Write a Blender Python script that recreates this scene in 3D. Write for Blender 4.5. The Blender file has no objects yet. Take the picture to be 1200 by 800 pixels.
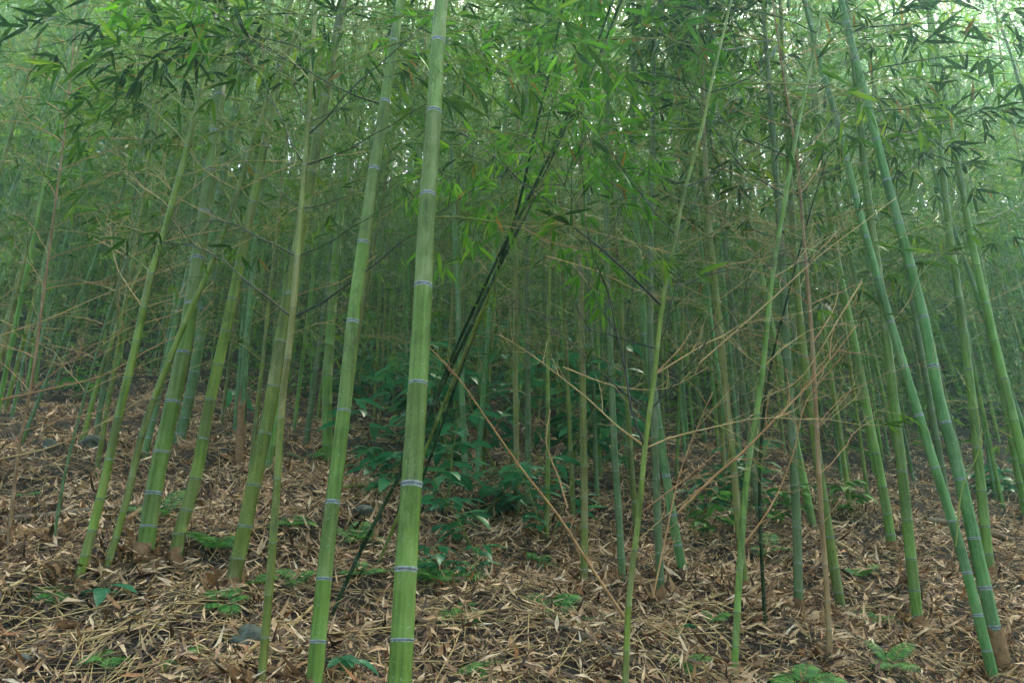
import bpy, math, random
import numpy as np
from mathutils import Vector, Matrix, Quaternion

R = math.radians
scene = bpy.context.scene
COL = scene.collection
rnd = random.Random(11)

# ------------------------------------------------------------------ camera model
PITCH, CAMZ, F = R(22.0), 1.35, 933.33
CP, SP = math.cos(PITCH), math.sin(PITCH)

def ray(u, v):
    cx, cy = (u - 600) / F, (400 - v) / F
    return Vector((cx, CP - SP * cy, SP + CP * cy))

def at_depth(u, v, y):
    d = ray(u, v)
    k = y / d.y
    return Vector((d.x * k, y, CAMZ + d.z * k))

def zcam(p):
    return p[1] * CP + (p[2] - CAMZ) * SP

def project(p):
    zc = zcam(p)
    yc = -p[1] * SP + (p[2] - CAMZ) * CP
    return 600 + F * p[0] / zc, 400 - F * yc / zc

def g(x, y):
    x = np.asarray(x, float); y = np.asarray(y, float)
    yy = np.where(y > 22, 22 + 6 * np.tanh((y - 22) / 6), y)
    z = 0.43 * yy - 1.3 * np.tanh(x / 13.0)
    z = z + 0.033 * np.clip(yy - 9, 0, 9) ** 2 + 0.594 * np.clip(yy - 18, 0, 99)
    z = z + 0.05 * np.sin(1.3 * x + 0.7 * y) + 0.045 * np.sin(2.3 * x - 1.9 * y + 1) + 0.03 * np.sin(4.1 * x + 3.3 * y + 2)
    z = z + 0.028 * np.sin(7.3 * x - 6.1 * y) + 0.012 * np.sin(11.7 * x + 9.1 * y + .5)
    return z - (0.05 * math.sin(0) + 0.045 * math.sin(1) + 0.03 * math.sin(2))

def gz(x, y):
    return float(g(x, y))

def ground_hit(u, v):
    d = ray(u, v)
    t = 0.8
    o = Vector((0, 0, CAMZ))
    while t < 60:
        p = o + d * t
        if p.z < gz(p.x, p.y):
            a, b = t - 0.03, t
            for _ in range(12):
                m = (a + b) / 2
                q = o + d * m
                if q.z < gz(q.x, q.y): b = m
                else: a = m
            return o + d * b
        t += 0.03
    return o + d * 12

# ------------------------------------------------------------------ mesh builder
class MB:
    def __init__(s):
        s.v, s.f, s.m, s.n, s.sm = [], [], [], 0, []
    def add(s, vs, fs, mat=0, smooth=True):
        b = s.n
        s.v.extend(vs); s.n += len(vs)
        for f in fs:
            s.f.append(tuple(i + b for i in f))
        s.m.extend([mat] * len(fs)); s.sm.extend([smooth] * len(fs))
    def tube(s, pts, rad, sides=5, mat=0, mats=None, cap=True):
        pts = [Vector(p) for p in pts]
        n = len(pts)
        vs, fs = [], []
        ref = Vector((0.31, 0.92, 0.17)).normalized()
        for i in range(n):
            t = (pts[min(i + 1, n - 1)] - pts[max(i - 1, 0)])
            if t.length < 1e-9: t = Vector((0, 0, 1))
            t.normalize()
            a = t.cross(ref)
            if a.length < 1e-3: a = t.cross(Vector((1, 0, 0)))
            a.normalize(); c = t.cross(a)
            for k in range(sides):
                w = 2 * math.pi * k / sides
                vs.append(pts[i] + (a * math.cos(w) + c * math.sin(w)) * rad[i])
        b = s.n
        s.v.extend(vs); s.n += len(vs)
        for i in range(n - 1):
            mm = mats[i] if mats else mat
            for k in range(sides):
                k2 = (k + 1) % sides
                s.f.append((b + i * sides + k, b + i * sides + k2, b + (i + 1) * sides + k2, b + (i + 1) * sides + k))
                s.m.append(mm); s.sm.append(True)
        if cap and sides > 3:
            s.f.append(tuple(b + (n - 1) * sides + k for k in range(sides))); s.m.append(mats[-1] if mats else mat); s.sm.append(False)
    def leaf(s, base, d, nrm, L, W, mat=0, lod=0, droop=0.15):
        d = Vector(d).normalized()
        side = d.cross(Vector(nrm))
        if side.length < 1e-4: side = d.cross(Vector((1, 0, .2)))
        side.normalize()
        up = side.cross(d).normalized()
        base = Vector(base)
        if lod:
            tip = base + d * L - up * (droop * L)
            mid = base + d * (L * .42) + up * (.02 * L)
            e = up * (W * .14)
            s.add([base, mid - side * W * .5 + e, tip, mid + side * W * .5 + e, mid], [(0, 4, 1), (1, 4, 2), (0, 3, 4), (4, 3, 2)], mat, True)
        else:
            ts = (0, .10, .32, .62, .86, 1)
            ws = (.06, .62, 1, .78, .34, 0.0)
            vs, fs = [], []
            for t, w in zip(ts, ws):
                c = base + d * (L * t) - up * (droop * L * t * t)
                hw = W * .5 * w
                vs += [c - side * hw + up * hw * .28, c, c + side * hw + up * hw * .28]
            for i in range(len(ts) - 1):
                a = i * 3
                fs += [(a, a + 1, a + 4, a + 3), (a + 1, a + 2, a + 5, a + 4)]
            s.add(vs, fs, mat, True)
    def mesh(s, name, mats):
        me = bpy.data.meshes.new(name)
        me.from_pydata([tuple(p) for p in s.v], [], s.f)
        for m in mats: me.materials.append(m)
        if s.f:
            me.polygons.foreach_set("material_index", s.m)
            me.polygons.foreach_set("use_smooth", s.sm)
        me.update()
        return me

def link(name, me, parent=None, loc=None):
    o = bpy.data.objects.new(name, me)
    COL.objects.link(o)
    if parent is not None: o.parent = parent
    if loc is not None: o.location = loc
    return o

def tag(o, label=None, cat=None, group=None, kind=None):
    if label: o['label'] = label
    if cat: o['category'] = cat
    if group: o['group'] = group
    if kind: o['kind'] = kind
    return o

def thing(name, loc, label, cat, group=None):
    o = bpy.data.objects.new(name, None)
    COL.objects.link(o); o.location = loc
    o.empty_display_size = .1
    return tag(o, label, cat, group)

# ------------------------------------------------------------------ materials
def new_mat(name):
    m = bpy.data.materials.new(name); m.use_nodes = True
    nt = m.node_tree; nt.nodes.clear()
    return m, nt

def ramp(nt, fac, stops, interp='LINEAR'):
    r = nt.nodes.new('ShaderNodeValToRGB')
    cr = r.color_ramp; cr.interpolation = interp
    while len(cr.elements) < len(stops): cr.elements.new(0.5)
    for e, (p, c) in zip(cr.elements, stops):
        e.position = p; e.color = (*c, 1)
    nt.links.new(fac, r.inputs[0])
    return r.outputs[0]

def leaf_mat(name, stops, trans=.4, rough=.42, spec=.4, noise=False):
    m, nt = new_mat(name)
    out = nt.nodes.new('ShaderNodeOutputMaterial')
    geo = nt.nodes.new('ShaderNodeNewGeometry')
    col = ramp(nt, geo.outputs['Random Per Island'], stops)
    if noise:
        tc = nt.nodes.new('ShaderNodeTexCoord'); nz = nt.nodes.new('ShaderNodeTexNoise')
        nz.inputs['Scale'].default_value = 38; nz.inputs['Detail'].default_value = 3
        nt.links.new(tc.outputs['Object'], nz.inputs['Vector'])
        v = ramp(nt, nz.outputs['Fac'], [(.3, (.55, .55, .55)), (.7, (1.15, 1.12, 1.08))])
        mx = nt.nodes.new('ShaderNodeMix'); mx.data_type = 'RGBA'; mx.blend_type = 'MULTIPLY'
        mx.inputs[0].default_value = 1
        nt.links.new(col, mx.inputs[6]); nt.links.new(v, mx.inputs[7])
        col = mx.outputs[2]
    p = nt.nodes.new('ShaderNodeBsdfPrincipled')
    p.inputs['Roughness'].default_value = rough
    p.inputs['Specular IOR Level'].default_value = spec
    nt.links.new(col, p.inputs['Base Color'])
    t = nt.nodes.new('ShaderNodeBsdfTranslucent')
    nt.links.new(col, t.inputs['Color'])
    mix = nt.nodes.new('ShaderNodeMixShader'); mix.inputs[0].default_value = trans
    nt.links.new(p.outputs[0], mix.inputs[1]); nt.links.new(t.outputs[0], mix.inputs[2])
    nt.links.new(mix.outputs[0], out.inputs[0])
    return m

def stem_mat(name, c1, c2, c3, rough=.52, streak=True, spec=.22):
    """bamboo skin: long streaks and blotches, tint differs a little from culm to culm"""
    m, nt = new_mat(name)
    out = nt.nodes.new('ShaderNodeOutputMaterial')
    tc = nt.nodes.new('ShaderNodeTexCoord')
    mp = nt.nodes.new('ShaderNodeMapping'); mp.inputs['Scale'].default_value = (60, 60, 1.6)
    nt.links.new(tc.outputs['Object'], mp.inputs[0])
    n1 = nt.nodes.new('ShaderNodeTexNoise'); n1.inputs['Scale'].default_value = 1.0; n1.inputs['Detail'].default_value = 3
    nt.links.new(mp.outputs[0], n1.inputs['Vector'])
    n2 = nt.nodes.new('ShaderNodeTexNoise'); n2.inputs['Scale'].default_value = 2.3; n2.inputs['Detail'].default_value = 5
    n2.inputs['Roughness'].default_value = .65
    nt.links.new(tc.outputs['Object'], n2.inputs['Vector'])
    ad = nt.nodes.new('ShaderNodeMath'); ad.operation = 'MULTIPLY_ADD'
    ad.inputs[1].default_value = .45
    nt.links.new(n1.outputs['Fac'], ad.inputs[0])
    sc = nt.nodes.new('ShaderNodeMath'); sc.operation = 'MULTIPLY'; sc.inputs[1].default_value = .55
    nt.links.new(n2.outputs['Fac'], sc.inputs[0]); nt.links.new(sc.outputs[0], ad.inputs[2])
    col = ramp(nt, ad.outputs[0], [(.38, c1), (.5, c2), (.62, c3)])
    oi = nt.nodes.new('ShaderNodeObjectInfo')
    hv = nt.nodes.new('ShaderNodeHueSaturation')
    mr = nt.nodes.new('ShaderNodeMapRange'); mr.inputs[3].default_value = .78; mr.inputs[4].default_value = 1.2
    nt.links.new(oi.outputs['Random'], mr.inputs[0]); nt.links.new(mr.outputs[0], hv.inputs['Value'])
    mh = nt.nodes.new('ShaderNodeMapRange'); mh.inputs[3].default_value = .487; mh.inputs[4].default_value = .515
    nt.links.new(oi.outputs['Random'], mh.inputs[0]); nt.links.new(mh.outputs[0], hv.inputs['Hue'])
    nt.links.new(col, hv.inputs['Color'])
    # fine pale specks (lichen)
    n3 = nt.nodes.new('ShaderNodeTexNoise'); n3.inputs['Scale'].default_value = 95; n3.inputs['Detail'].default_value = 2
    nt.links.new(tc.outputs['Object'], n3.inputs['Vector'])
    fk = ramp(nt, n3.outputs['Fac'], [(.66, (0, 0, 0)), (.74, (.5, .5, .5))])
    mx = nt.nodes.new('ShaderNodeMix'); mx.data_type = 'RGBA'
    nt.links.new(fk, mx.inputs[0]); nt.links.new(hv.outputs[0], mx.inputs[6])
    mx.inputs[7].default_value = (.3, .36, .26, 1)
    mp4 = nt.nodes.new('ShaderNodeMapping'); mp4.inputs['Scale'].default_value = (17, 17, 6)
    nt.links.new(tc.outputs['Object'], mp4.inputs[0])
    n4 = nt.nodes.new('ShaderNodeTexNoise'); n4.inputs['Scale'].default_value = 1; n4.inputs['Detail'].default_value = 8; n4.inputs['Roughness'].default_value = .75
    nt.links.new(mp4.outputs[0], n4.inputs['Vector'])
    fk4 = ramp(nt, n4.outputs['Fac'], [(.50, (0, 0, 0)), (.64, (.7, .7, .7))])
    mx4 = nt.nodes.new('ShaderNodeMix'); mx4.data_type = 'RGBA'
    nt.links.new(fk4, mx4.inputs[0]); nt.links.new(mx.outputs[2], mx4.inputs[6])
    mx4.inputs[7].default_value = (c3[0] * .95 + .03, c3[1] * .75 + .05, c3[2] * .8 + .03, 1)
    n5 = nt.nodes.new('ShaderNodeTexNoise'); n5.inputs['Scale'].default_value = 7; n5.inputs['Detail'].default_value = 9; n5.inputs['Roughness'].default_value = .8
    nt.links.new(tc.outputs['Object'], n5.inputs['Vector'])
    fk5 = ramp(nt, n5.outputs['Fac'], [(.56, (0, 0, 0)), (.68, (.7, .7, .7))])
    mx5 = nt.nodes.new('ShaderNodeMix'); mx5.data_type = 'RGBA'
    nt.links.new(fk5, mx5.inputs[0]); nt.links.new(mx4.outputs[2], mx5.inputs[6])
    mx5.inputs[7].default_value = (c1[0] * .7, c1[1] * .55, c1[2] * .7, 1)
    mx = mx5
    p = nt.nodes.new('ShaderNodeBsdfPrincipled')
    nt.links.new(mx.outputs[2], p.inputs['Base Color'])
    p.inputs['Roughness'].default_value = rough
    p.inputs['Specular IOR Level'].default_value = spec
    bp = nt.nodes.new('ShaderNodeBump'); bp.inputs['Strength'].default_value = .12; bp.inputs['Distance'].default_value = .01
    nt.links.new(n1.outputs['Fac'], bp.inputs['Height']); nt.links.new(bp.outputs[0], p.inputs['Normal'])
    nt.links.new(p.outputs[0], out.inputs[0])
    return m

def simple(name, c1, c2, scale=20, rough=.8, bump=.3):
    m, nt = new_mat(name)
    out = nt.nodes.new('ShaderNodeOutputMaterial')
    tc = nt.nodes.new('ShaderNodeTexCoord')
    n = nt.nodes.new('ShaderNodeTexNoise'); n.inputs['Scale'].default_value = scale; n.inputs['Detail'].default_value = 6
    n.inputs['Roughness'].default_value = .65
    nt.links.new(tc.outputs['Object'], n.inputs['Vector'])
    col = ramp(nt, n.outputs['Fac'], [(.32, c1), (.68, c2)])
    p = nt.nodes.new('ShaderNodeBsdfPrincipled'); p.inputs['Roughness'].default_value = rough
    p.inputs['Specular IOR Level'].default_value = .25
    nt.links.new(col, p.inputs['Base Color'])
    b = nt.nodes.new('ShaderNodeBump'); b.inputs['Strength'].default_value = bump; b.inputs['Distance'].default_value = .03
    nt.links.new(n.outputs['Fac'], b.inputs['Height']); nt.links.new(b.outputs[0], p.inputs['Normal'])
    nt.links.new(p.outputs[0], out.inputs[0])
    return m

POWDER = simple('culm_powder', (.10, .15, .08), (.40, .40, .42), 75, .8, .1)
POWDER_WEAK = simple('culm_powder_weak', (.09, .13, .05), (.27, .31, .22), 60, .7, .1)
RIDGE = simple('culm_ridge', (.035, .03, .035), (.11, .09, .09), 60, .7, .1)
SKIN = {
    'green': stem_mat('culm_green', (.058, .112, .010), (.118, .215, .024), (.185, .300, .052)),
    'olive': stem_mat('culm_olive', (.060, .084, .007), (.118, .160, .012), (.185, .225, .028)),
    'yellow': stem_mat('culm_yellow', (.060, .075, .010), (.125, .140, .017), (.20, .21, .04)),
    'blue': stem_mat('culm_bluegreen', (.040, .108, .020), (.084, .195, .040), (.150, .285, .082)),
    'dark': stem_mat('culm_dark', (.008, .014, .005), (.016, .030, .008), (.035, .06, .015), .8, True, .06),
    'grey': stem_mat('culm_greyed', (.045, .075, .022), (.085, .130, .038), (.14, .17, .075), .6),
    'brown': stem_mat('culm_brown', (.12, .065, .022), (.21, .115, .042), (.29, .19, .085), .6),
}
SKIN_OLD = {
    'green': stem_mat('culm_green_scuffed', (.056, .092, .011), (.112, .182, .026), (.185, .250, .066)),
    'olive': stem_mat('culm_olive_scuffed', (.058, .070, .010), (.112, .132, .017), (.18, .195, .05)),
    'yellow': stem_mat('culm_yellow_scuffed', (.075, .070, .012), (.150, .135, .025), (.22, .205, .07)),
    'blue': stem_mat('culm_bluegreen_scuffed', (.042, .092, .024), (.084, .172, .048), (.150, .250, .095)),
}
for k_ in ('dark', 'grey', 'brown'): SKIN_OLD[k_] = SKIN[k_]
TWIG_DEAD = simple('twig_dead', (.34, .21, .075), (.56, .40, .17), 14, .6, .1)
TWIG_RUST = simple('twig_rust', (.30, .14, .05), (.52, .29, .12), 14, .6, .1)
TWIG_GREEN = simple('twig_green', (.10, .13, .018), (.27, .28, .05), 14, .5, .1)
TWIG_FRESH = simple('twig_fresh', (.045, .095, .016), (.11, .19, .035), 14, .5, .1)
TWIG_DARK = simple('twig_dark', (.014, .016, .010), (.045, .042, .022), 14, .5, .1)
SHEATH = simple('culm_sheath', (.13, .06, .022), (.34, .19, .08), 30, .75, .3)
LEAF = leaf_mat('bamboo_leaf', [(0, (.018, .055, .008)), (.4, (.045, .125, .012)), (.75, (.11, .23, .016)), (.965, (.19, .31, .02)), (.985, (.26, .18, .03)), (1, (.16, .07, .025))], .5)
LEAF_DARK_BACKLIT = leaf_mat('bamboo_leaf_dark_backlit', [(0, (.010, .034, .008)), (.5, (.020, .060, .012)), (.95, (.045, .11, .016)), (.98, (.16, .12, .02)), (1, (.10, .05, .02))], .28)  # dark greens hold the shade of sprays backlit by bright mist
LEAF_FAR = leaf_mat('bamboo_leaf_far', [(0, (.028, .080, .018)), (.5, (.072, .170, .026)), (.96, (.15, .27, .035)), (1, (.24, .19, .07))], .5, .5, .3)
LEAF_YOUNG_BACKLIT = leaf_mat('bamboo_leaf_young_backlit', [(0, (.045, .16, .010)), (.5, (.10, .30, .014)), (.95, (.20, .42, .02)), (.965, (.38, .30, .03)), (1, (.30, .11, .025))], .55, .36)  # young leaves, with backlight through the blade put into brighter greens
BROAD = leaf_mat('broad_leaf', [(0, (.024, .14, .055)), (.6, (.036, .215, .085)), (1, (.08, .29, .09))], .45, .34, .5)
FERNL = leaf_mat('fern_leaf', [(0, (.035, .14, .026)), (.6, (.068, .22, .034)), (1, (.14, .33, .05))], .42, .5, .3)
LITTER = leaf_mat('litter_leaf', [(0, (.045, .024, .013)), (.22, (.13, .068, .034)), (.42, (.31, .165, .070)), (.64, (.55, .335, .160)), (.92, (.78, .56, .32)), (.97, (.34, .12, .03)), (1, (.80, .66, .44))], .12, .62, .3, True)
LITTER_DARK = leaf_mat('litter_leaf_rotten', [(0, (.026, .015, .009)), (.5, (.075, .040, .021)), (1, (.18, .098, .048))], .05, .75, .2, True)
STICK = simple('stick', (.06, .042, .026), (.25, .17, .09), 10, .7, .2)
STONE = simple('stone', (.040, .050, .026), (.14, .14, .105), 22, .85, .6)
SOIL = simple('soil', (.012, .008, .006), (.048, .031, .018), 5.5, .95, .8)

# ------------------------------------------------------------------ world, sun, camera
SUN_EL, SUN_AZ = R(60), R(25)     # azimuth measured clockwise from +Y
w = bpy.data.worlds.new("World"); scene.world = w; w.use_nodes = True
nt = w.node_tree
bg = nt.nodes['Background']
sky = nt.nodes.new('ShaderNodeTexSky'); sky.sky_type = 'NISHITA'; sky.sun_disc = False
sky.sun_elevation = SUN_EL; sky.sun_rotation = SUN_AZ
sky.air_density = 1.0; sky.dust_density = 6.0; sky.ozone_density = 0.6
nt.links.new(sky.outputs[0], bg.inputs[0]); bg.inputs[1].default_value = 0.09
sd = bpy.data.lights.new('sun', 'SUN'); sd.energy = 1.5; sd.angle = R(14); sd.color = (1, .89, .70)
so = bpy.data.objects.new('sun', sd); COL.objects.link(so)
sdir = Vector((math.sin(SUN_AZ) * math.cos(SUN_EL), math.cos(SUN_AZ) * math.cos(SUN_EL), math.sin(SUN_EL)))
so.rotation_euler = sdir.to_track_quat('Z', 'Y').to_euler(); so.location = (0, 0, 30)
cd = bpy.data.cameras.new('camera'); cam = bpy.data.objects.new('camera', cd); COL.objects.link(cam)
cam.location = (0, 0, CAMZ); cam.rotation_euler = (R(90) + PITCH, 0, 0)
cd.lens = 28; cd.sensor_width = 36; cd.clip_end = 500; cd.clip_start = .05
scene.camera = cam
vs = scene.view_settings
vs.view_transform = 'Standard'; vs.look = 'None'; vs.gamma = 1; vs.use_curve_mapping = False
vs.exposure = 3.48
cy = scene.cycles
cy.use_denoising = True
cy.max_bounces = 6; cy.diffuse_bounces = 3; cy.glossy_bounces = 2; cy.transmission_bounces = 4; cy.volume_bounces = 1
cy.use_adaptive_sampling = True; cy.adaptive_threshold = 0.02
cy.caustics_reflective = False; cy.caustics_refractive = False
HAZE_DENSITY = 0.0054

# ------------------------------------------------------------------ ground
xs = np.concatenate([np.linspace(-60, -9, 22)[:-1], np.linspace(-9, 9, 151), np.linspace(9, 60, 22)[1:]])
ys = np.concatenate([np.linspace(-14, 1, 16)[:-1], np.linspace(1, 13, 121), np.linspace(13, 45, 30)[1:]])
X, Y = np.meshgrid(xs, ys)
Z = g(X, Y)
mb = MB()
nx = len(xs)
mb.v = [(a, b, c) for a, b, c in zip(X.ravel(), Y.ravel(), Z.ravel())]
mb.f = [(j * nx + i, j * nx + i + 1, (j + 1) * nx + i + 1, (j + 1) * nx + i) for j in range(len(ys) - 1) for i in range(nx - 1)]
mb.m = [0] * len(mb.f); mb.sm = [True] * len(mb.f)
tag(link('ground', mb.mesh('ground', [SOIL])), kind='structure')

# ------------------------------------------------------------------ haze
zlo, zhi = float(Z.min()) - 1.0, 33.0
bx = MB()
x0, x1, y0, y1 = -62, 62, -15, 47
bx.add([(x0, y0, zlo), (x1, y0, zlo), (x1, y1, zlo), (x0, y1, zlo), (x0, y0, zhi), (x1, y0, zhi), (x1, y1, zhi), (x0, y1, zhi)],
       [(3, 2, 1, 0), (4, 5, 6, 7), (0, 1, 5, 4), (1, 2, 6, 5), (2, 3, 7, 6), (3, 0, 4, 7)], 0, False)
hm, nt = new_mat('haze')
ho = nt.nodes.new('ShaderNodeOutputMaterial'); pv = nt.nodes.new('ShaderNodeVolumePrincipled')
pv.inputs['Color'].default_value = (.40, .80, .68, 1); pv.inputs['Density'].default_value = HAZE_DENSITY
pv.inputs['Anisotropy'].default_value = 0.65
nt.links.new(pv.outputs[0], ho.inputs['Volume'])
if HAZE_DENSITY > 0:
    tag(link('haze', bx.mesh('haze', [hm])), kind='stuff')

# ------------------------------------------------------------------ leaf litter and twigs (nobody could count them)
def litter(name, n, ymin, ymax, mat, lmin, lmax, up, seed, lod):
    r = random.Random(seed); m = MB()
    for _ in range(n):
        y = ymin * (ymax / ymin) ** r.random()
        x = (r.random() * 2 - 1) * (0.80 * y + .6)
        if r.random() > .86 + .32 * math.sin(1.7 * x + 2.1 * y + seed) * math.sin(2.9 * x - 1.3 * y + 2): continue
        z = gz(x, y)
        az = r.random() * 6.283
        L = lmin + (lmax - lmin) * r.random() ** 1.6; W = L * r.uniform(.09, .21)
        nrm = Vector((r.gauss(0, .6), r.gauss(-.43, .6), 1)).normalized()
        d = Vector((math.cos(az), math.sin(az), 0)); d = (d - nrm * d.dot(nrm)).normalized()
        m.leaf((x, y, z + r.uniform(.0, up)), d, nrm, L, W, 0, lod, r.uniform(-.6, .6))
    tag(link(name, m.mesh(name, [mat])), kind='stuff')
litter('rotten_leaf_litter', 26000, 1.6, 11, LITTER_DARK, .05, .12, .012, 1, 1)
litter('leaf_litter', 74000, 1.6, 6.5, LITTER, .025, .105, .06, 2, 1)
litter('far_leaf_litter', 56000, 4.0, 12, LITTER, .05, .14, .06, 3, 1)
r = random.Random(5); m = MB()
for _ in range(11000):
    y = 1.7 * (12 / 1.7) ** r.random(); x = (r.random() * 2 - 1) * (.8 * y + .6)
    az = r.random() * 6.283; L = r.uniform(.08, .5) * (1 if r.random() < .8 else 2)
    d = Vector((math.cos(az), math.sin(az), 0))
    pts = []
    for k in range(4):
        t = k / 3
        px, py = x + d.x * L * t + r.gauss(0, .008), y + d.y * L * t + r.gauss(0, .008)
        pts.append((px, py, gz(px, py) + .012 + r.uniform(0, .035)))
    rr = r.uniform(.0012, .0035)
    m.tube(pts, [rr, rr, rr * .8, rr * .6], 4, 0 if r.random() < .45 else 1)
tag(link('twig_litter', m.mesh('twig_litter', [STICK, TWIG_DEAD])), kind='stuff')

# ------------------------------------------------------------------ bamboo branches (prototypes, shared by copies)
def wander(r, p, d, L, n, bend, jit):
    pts = [Vector(p)]; d = Vector(d).normalized()
    for k in range(n):
        d = (d + Vector((r.gauss(0, jit), r.gauss(0, jit), r.gauss(0, jit) + bend / n))).normalized()
        pts.append(pts[-1] + d * (L / n))
    return pts

def perp_twist(r, d, ang, roll):
    d = Vector(d).normalized()
    a = d.cross(Vector((0, 0, 1)))
    if a.length < .05: a = Vector((1, 0, 0))
    a.normalize()
    ax = Quaternion(d, roll) @ a
    return Quaternion(ax, ang) @ d

def leaf_cluster(r, fm, p, d, n, Lm, lod, mat=0):
    d = Vector(d).normalized()
    for k in range(n):
        yaw = (k - (n - 1) / 2) * r.uniform(.45, .75) + r.gauss(0, .15)
        h = Vector((d.x, d.y, d.z * .4))
        if h.length < .05: h = Vector((1, 0, 0))
        h = Quaternion((0, 0, 1), yaw) @ h.normalized()
        h.z += r.uniform(-.75, .25)
        nrm = Vector((r.gauss(0, .35), r.gauss(0, .35), 1))
        L = Lm * r.uniform(.65, 1.25)
        fm.leaf(Vector(p) - d * r.uniform(0, .03), h, nrm, L, L * r.uniform(.12, .17), mat, lod, r.uniform(.02, .3))

def gen_branch(r, wm, fm, L, leafy, lod, base=(0, 0, 0), az=0., el=45., rad=.0045, wmat=0, Lm=.115, fmat=0, bend=None):
    e = R(el)
    d = Vector((math.cos(az) * math.cos(e), math.sin(az) * math.cos(e), math.sin(e)))
    n = 9
    if bend is None: bend = -.9 if leafy > .4 else r.uniform(-.8, -.1)
    pts = wander(r, base, d, L, n, bend, .05 if leafy > .4 else .11)
    sides = 3 if lod else 5
    wm.tube(pts, [rad * (1 - .8 * i / n) for i in range(n + 1)], sides, wmat, cap=False)
    for i in range(2, n + 1):
        dd = (pts[i] - pts[i - 1]).normalized()
        if i == n and leafy > 0:
            leaf_cluster(r, fm, pts[i], dd, r.randint(3, 5), Lm, lod, fmat); continue
        k2 = 2 if r.random() < .7 else 1
        for q in range(k2):
            if leafy <= .05 and r.random() < .2: continue
            td = perp_twist(r, dd, R(r.uniform(32, 62)), r.uniform(0, 6.283))
            tl = L * r.uniform(.14, .36) * (1.1 - .55 * i / n)
            tp = wander(r, pts[i], td, tl, 3, -.3 if leafy > .3 else 0, .10 if leafy > .3 else .2)
            wm.tube(tp, [rad * .42, rad * .36, rad * .28, rad * .16], 3, wmat, cap=False)
            if r.random() < (.9 if leafy <= .07 else .3):
                sd2 = perp_twist(r, tp[2] - tp[1], R(r.uniform(30, 55)), r.uniform(0, 6.283))
                sp = wander(r, tp[2], sd2, tl * .6, 2, 0, .1)
                wm.tube(sp, [rad * .3, rad * .22, rad * .12], 3, wmat, cap=False)
                if r.random() < leafy: leaf_cluster(r, fm, sp[-1], sp[-1] - sp[-2], r.randint(2, 4), Lm, lod, fmat)
            if r.random() < leafy:
                leaf_cluster(r, fm, tp[-1], tp[-1] - tp[-2], r.randint(2, 4), Lm, lod, fmat)
                if r.random() < .4: leaf_cluster(r, fm, tp[2], tp[-1] - tp[-2], r.randint(1, 2), Lm, lod, fmat)

def proto_branch(seed, leafy, wood, lmat, L=1.2, Lm=.115, rad=.0045, el=45.):
    r = random.Random(seed); wm, fm = MB(), MB()
    gen_branch(r, wm, fm, L, leafy, 0, rad=rad, Lm=Lm, el=el)
    return (wm.mesh('branch', [wood]), fm.mesh('foliage', [lmat]) if fm.n else None)

P = {
    'leafy': [proto_branch(100 + i, .95, TWIG_GREEN, LEAF, 1.2, .135) for i in range(5)],
    'dleafy': [proto_branch(150 + i, .9, TWIG_DARK, LEAF_DARK_BACKLIT, 1.2, .145) for i in range(4)],
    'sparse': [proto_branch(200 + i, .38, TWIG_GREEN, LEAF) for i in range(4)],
    'dsparse': [proto_branch(230 + i, .28, TWIG_DARK, LEAF_DARK_BACKLIT) for i in range(4)],
    'young': [proto_branch(250 + i, .95, TWIG_GREEN, LEAF_YOUNG_BACKLIT, 1.0, .155) for i in range(4)],
    'bare': [proto_branch(300 + i, .03, TWIG_DEAD, LEAF, 1.1, rad=.0040, el=38) for i in range(5)],
    'rust': [proto_branch(350 + i, 0, TWIG_RUST, LEAF, 1.1, rad=.0036, el=42) for i in range(3)],
    'gbare': [proto_branch(370 + i, .06, TWIG_GREEN, LEAF, 1.2, rad=.0040, el=48) for i in range(4)],
    'dark': [proto_branch(400 + i, .06, TWIG_DARK, LEAF, 1.3, rad=.0046, el=50) for i in range(3)],
}

def put_branch(root, loc, kind, az, s, tilt=0., label=None):
    wme, fme = rnd.choice(P[kind])
    b = link('branch', wme, root, loc)
    b.rotation_euler = (0, tilt, az); b.scale = (s, s, s)
    if label: b['label'] = label
    if fme: link('foliage', fme, b)
    return b

# ------------------------------------------------------------------ culms
def catmull(pts, step=.12):
    pts = [Vector(p) for p in pts]
    out = []
    n = len(pts)
    for i in range(n - 1):
        p1, p2 = pts[i], pts[i + 1]
        p0 = pts[i - 1] if i else p1 * 2 - p2
        p3 = pts[i + 2] if i + 2 < n else p2 * 2 - p1
        k = max(2, int((p2 - p1).length / step))
        for j in range(k):
            t = j / k
            out.append(.5 * ((2 * p1) + (p2 - p0) * t + (2 * p0 - 5 * p1 + 4 * p2 - p3) * t * t + (3 * p1 - p0 - 3 * p2 + p3) * t ** 3))
    out.append(pts[-1])
    return out

class Path:
    def __init__(s, pts):
        s.p = pts; s.s = [0.]
        for a, b in zip(pts, pts[1:]): s.s.append(s.s[-1] + (b - a).length)
        s.L = s.s[-1]
    def at(s, d):
        d = min(max(d, 0), s.L)
        i = int(np.searchsorted(s.s, d)) - 1
        i = min(max(i, 0), len(s.p) - 2)
        t = (d - s.s[i]) / max(1e-9, s.s[i + 1] - s.s[i])
        return s.p[i].lerp(s.p[i + 1], t)

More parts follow.
